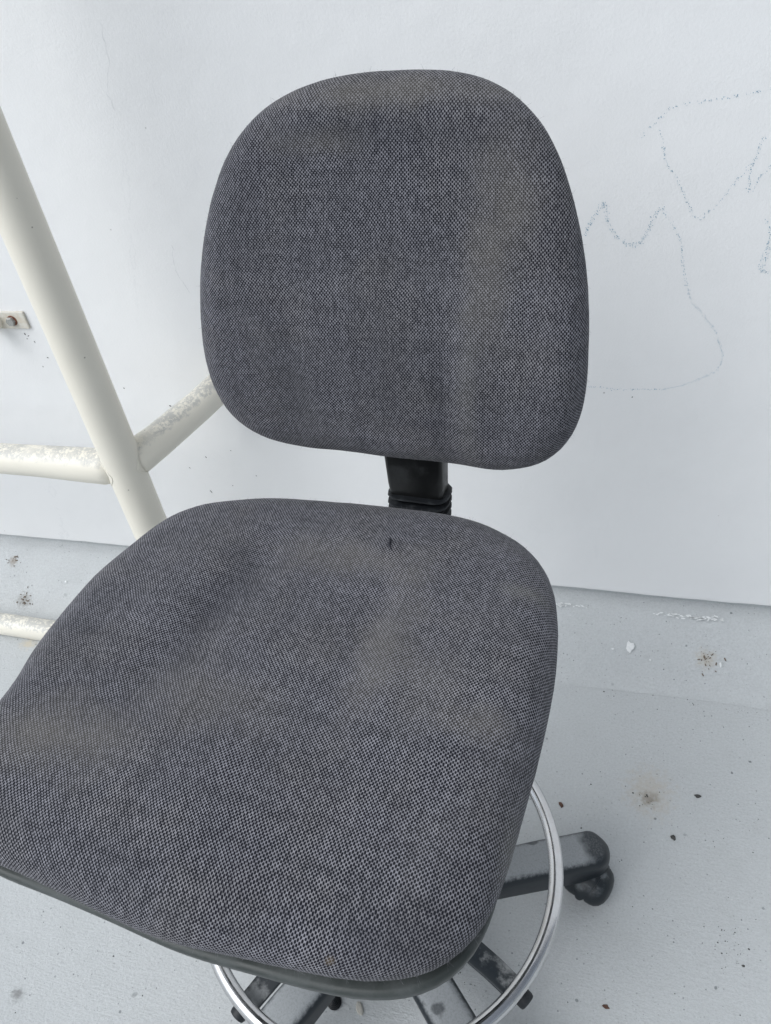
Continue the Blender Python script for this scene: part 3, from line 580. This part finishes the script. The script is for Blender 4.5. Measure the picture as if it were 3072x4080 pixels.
def caster_parts(parent,ang):
    """twin wheel caster; local x = rolling direction"""
    rw=.0272; off=.020
    lathe_w=[(.004,-.0100),(.018,-.0100),(rw-.002,-.0092),(rw,-.007),(rw,-.002),(rw-.0012,.003),(rw-.005,.0075),(rw-.011,.0108),(.009,.0124),(.002,.0128)]
    out=[]
    V,Fc=lathe([(.0055,.03),(.0055,.058)],12); stem=mesh('stem',V,Fc,M_BOLT,None)
    # hood: shield over the wheels
    rings=[]
    for i in range(13):
        b=math.pi*(i/12)*1.02-.03; rh=rw+.0015
        cx_=off+rh*math.cos(b)*1.02; cz=rw+rh*math.sin(b)
        wv=.0135*math.sin(max(.12,min(1,(i+1.5)/8)*math.pi/2))
        nx,nz=math.cos(b),math.sin(b)
        rings.append([(cx_+nx*d,s_,cz+nz*d) for s_,d in ((-wv,-.004),(-wv,-.0005),(-wv*.6,.0012),(0,.0018),(wv*.6,.0012),(wv,-.0005),(wv,-.004),(0,-.004))])
    V,Fc=loft(rings); hood=mesh('hood',V,Fc,M_CAST,None)
    V,Fc=lathe(lathe_w,30,c=(off,.0132,rw),axis=(0,1,0)); w1=mesh('wheel',V,Fc,M_CAST,None)
    V,Fc=lathe(lathe_w,30,c=(off,-.0132,rw),axis=(0,-1,0)); w2=mesh('wheel',V,Fc,M_CAST,None)
    for o in (stem,hood,w1,w2): sharp(o,38)
    return [stem,hood,w1,w2]
proto=None
CA={0:-108,1:-60,2:-150,3:150,4:60}
for k_ in range(5):
    a=R((34.5,-39.5,-117,-186,106)[k_])
    if k_==0: leg=mesh('leg',LV,LF,M_LEG,CH); sharp(leg,50); legd=leg.data
    else: leg=bpy.data.objects.new('leg',legd); col.objects.link(leg); leg.parent=CH
    leg.rotation_euler=(0,0,a); 
    # caster: stem end of the leg
    cr=bpy.data.objects.new('caster',None); col.objects.link(cr); cr.parent=CH; cr.empty_display_size=.03
    cr.location=(.333*math.cos(a),.333*math.sin(a),0); cr.rotation_euler=(0,0,R(CA[k_])); cr.scale=(1.2,1.42,1.0)
    if k_==0:
        proto=caster_parts(None,0)
        for o in proto: o.parent=cr
    else:
        for o in proto: c2=o.copy(); col.objects.link(c2); c2.parent=cr
# stray threads and a small tear on the cushions
def surf_seat(x,y):
    h=.034+.006*(1-((x*x+y*y)/rs.mean()**2))+seat_h(np.array([x]),np.array([y]))[0]; return h
V,Fc=[],[]
tx,ty=.065,.155
pts=[(tx+.001*math.sin(i*1.3)+.0012*i,ty-.0028*i) for i in range(7)]
P=[(x+SC[0],y+SC[1],surf_seat(x,y)+SC[2]+.0011) for x,y in pts]
V,Fc=tube(P,[.0004,.0010,.0014,.0015,.0012,.0008,.0003],6); mesh('torn_thread',V,Fc,M_THREAD,CH)
# fuzz: short loose fibres standing off the cloth edges
def fuzz(name,Vs,k_,ln):
    Vs=np.asarray(Vs); nr=(len(Vs)-1)//NT; V=[];Fc=[]; cen=Vs.mean(0)
    for i in range(k_):
        q=rnd.randrange(nr-20,nr-3); j=rnd.randrange(NT); p=Vector(Vs[1+q*NT+j]); d=(p-Vector(cen)).normalized()
        d=(d+Vector((rnd.gauss(0,.7),rnd.gauss(0,.7),rnd.gauss(0,.7)))).normalized(); L=ln*rnd.uniform(.4,1.4); c2=Vector((rnd.gauss(0,1),rnd.gauss(0,1),rnd.gauss(0,1)))*L*.35; r_=rnd.uniform(.00005,.00011)
        P=[p-d*.0005,p+d*L*.5+c2*.5,p+d*L+c2*1.3]; s1=d.orthogonal().normalized(); s2=d.cross(s1); b0=len(V)
        for n_,x in enumerate(P):
            for a in range(3): V.append(x+(s1*math.cos(a*2.094)+s2*math.sin(a*2.094))*r_*(1-.3*n_))
        for n_ in range(2):
            for a in range(3): Fc.append((b0+n_*3+a,b0+n_*3+(a+1)%3,b0+n_*3+3+(a+1)%3,b0+n_*3+3+a))
    o=mesh(name,V,Fc,M_FUZZ,CH,False); o['kind']='stuff'
M_FUZZ=mat_simple('grey_fibre',(.10,.10,.115),(.28,.28,.30),500,.9)
fuzz('cloth_fuzz',seat_xf(cushion(rs,.045,.034,.026,.006,seat_h)[0]),1500,.0028)
fuzz('cloth_fuzz',back_xf(cushion(rb,.038,.026,.016,.004,back_h)[0]),1100,.0025)
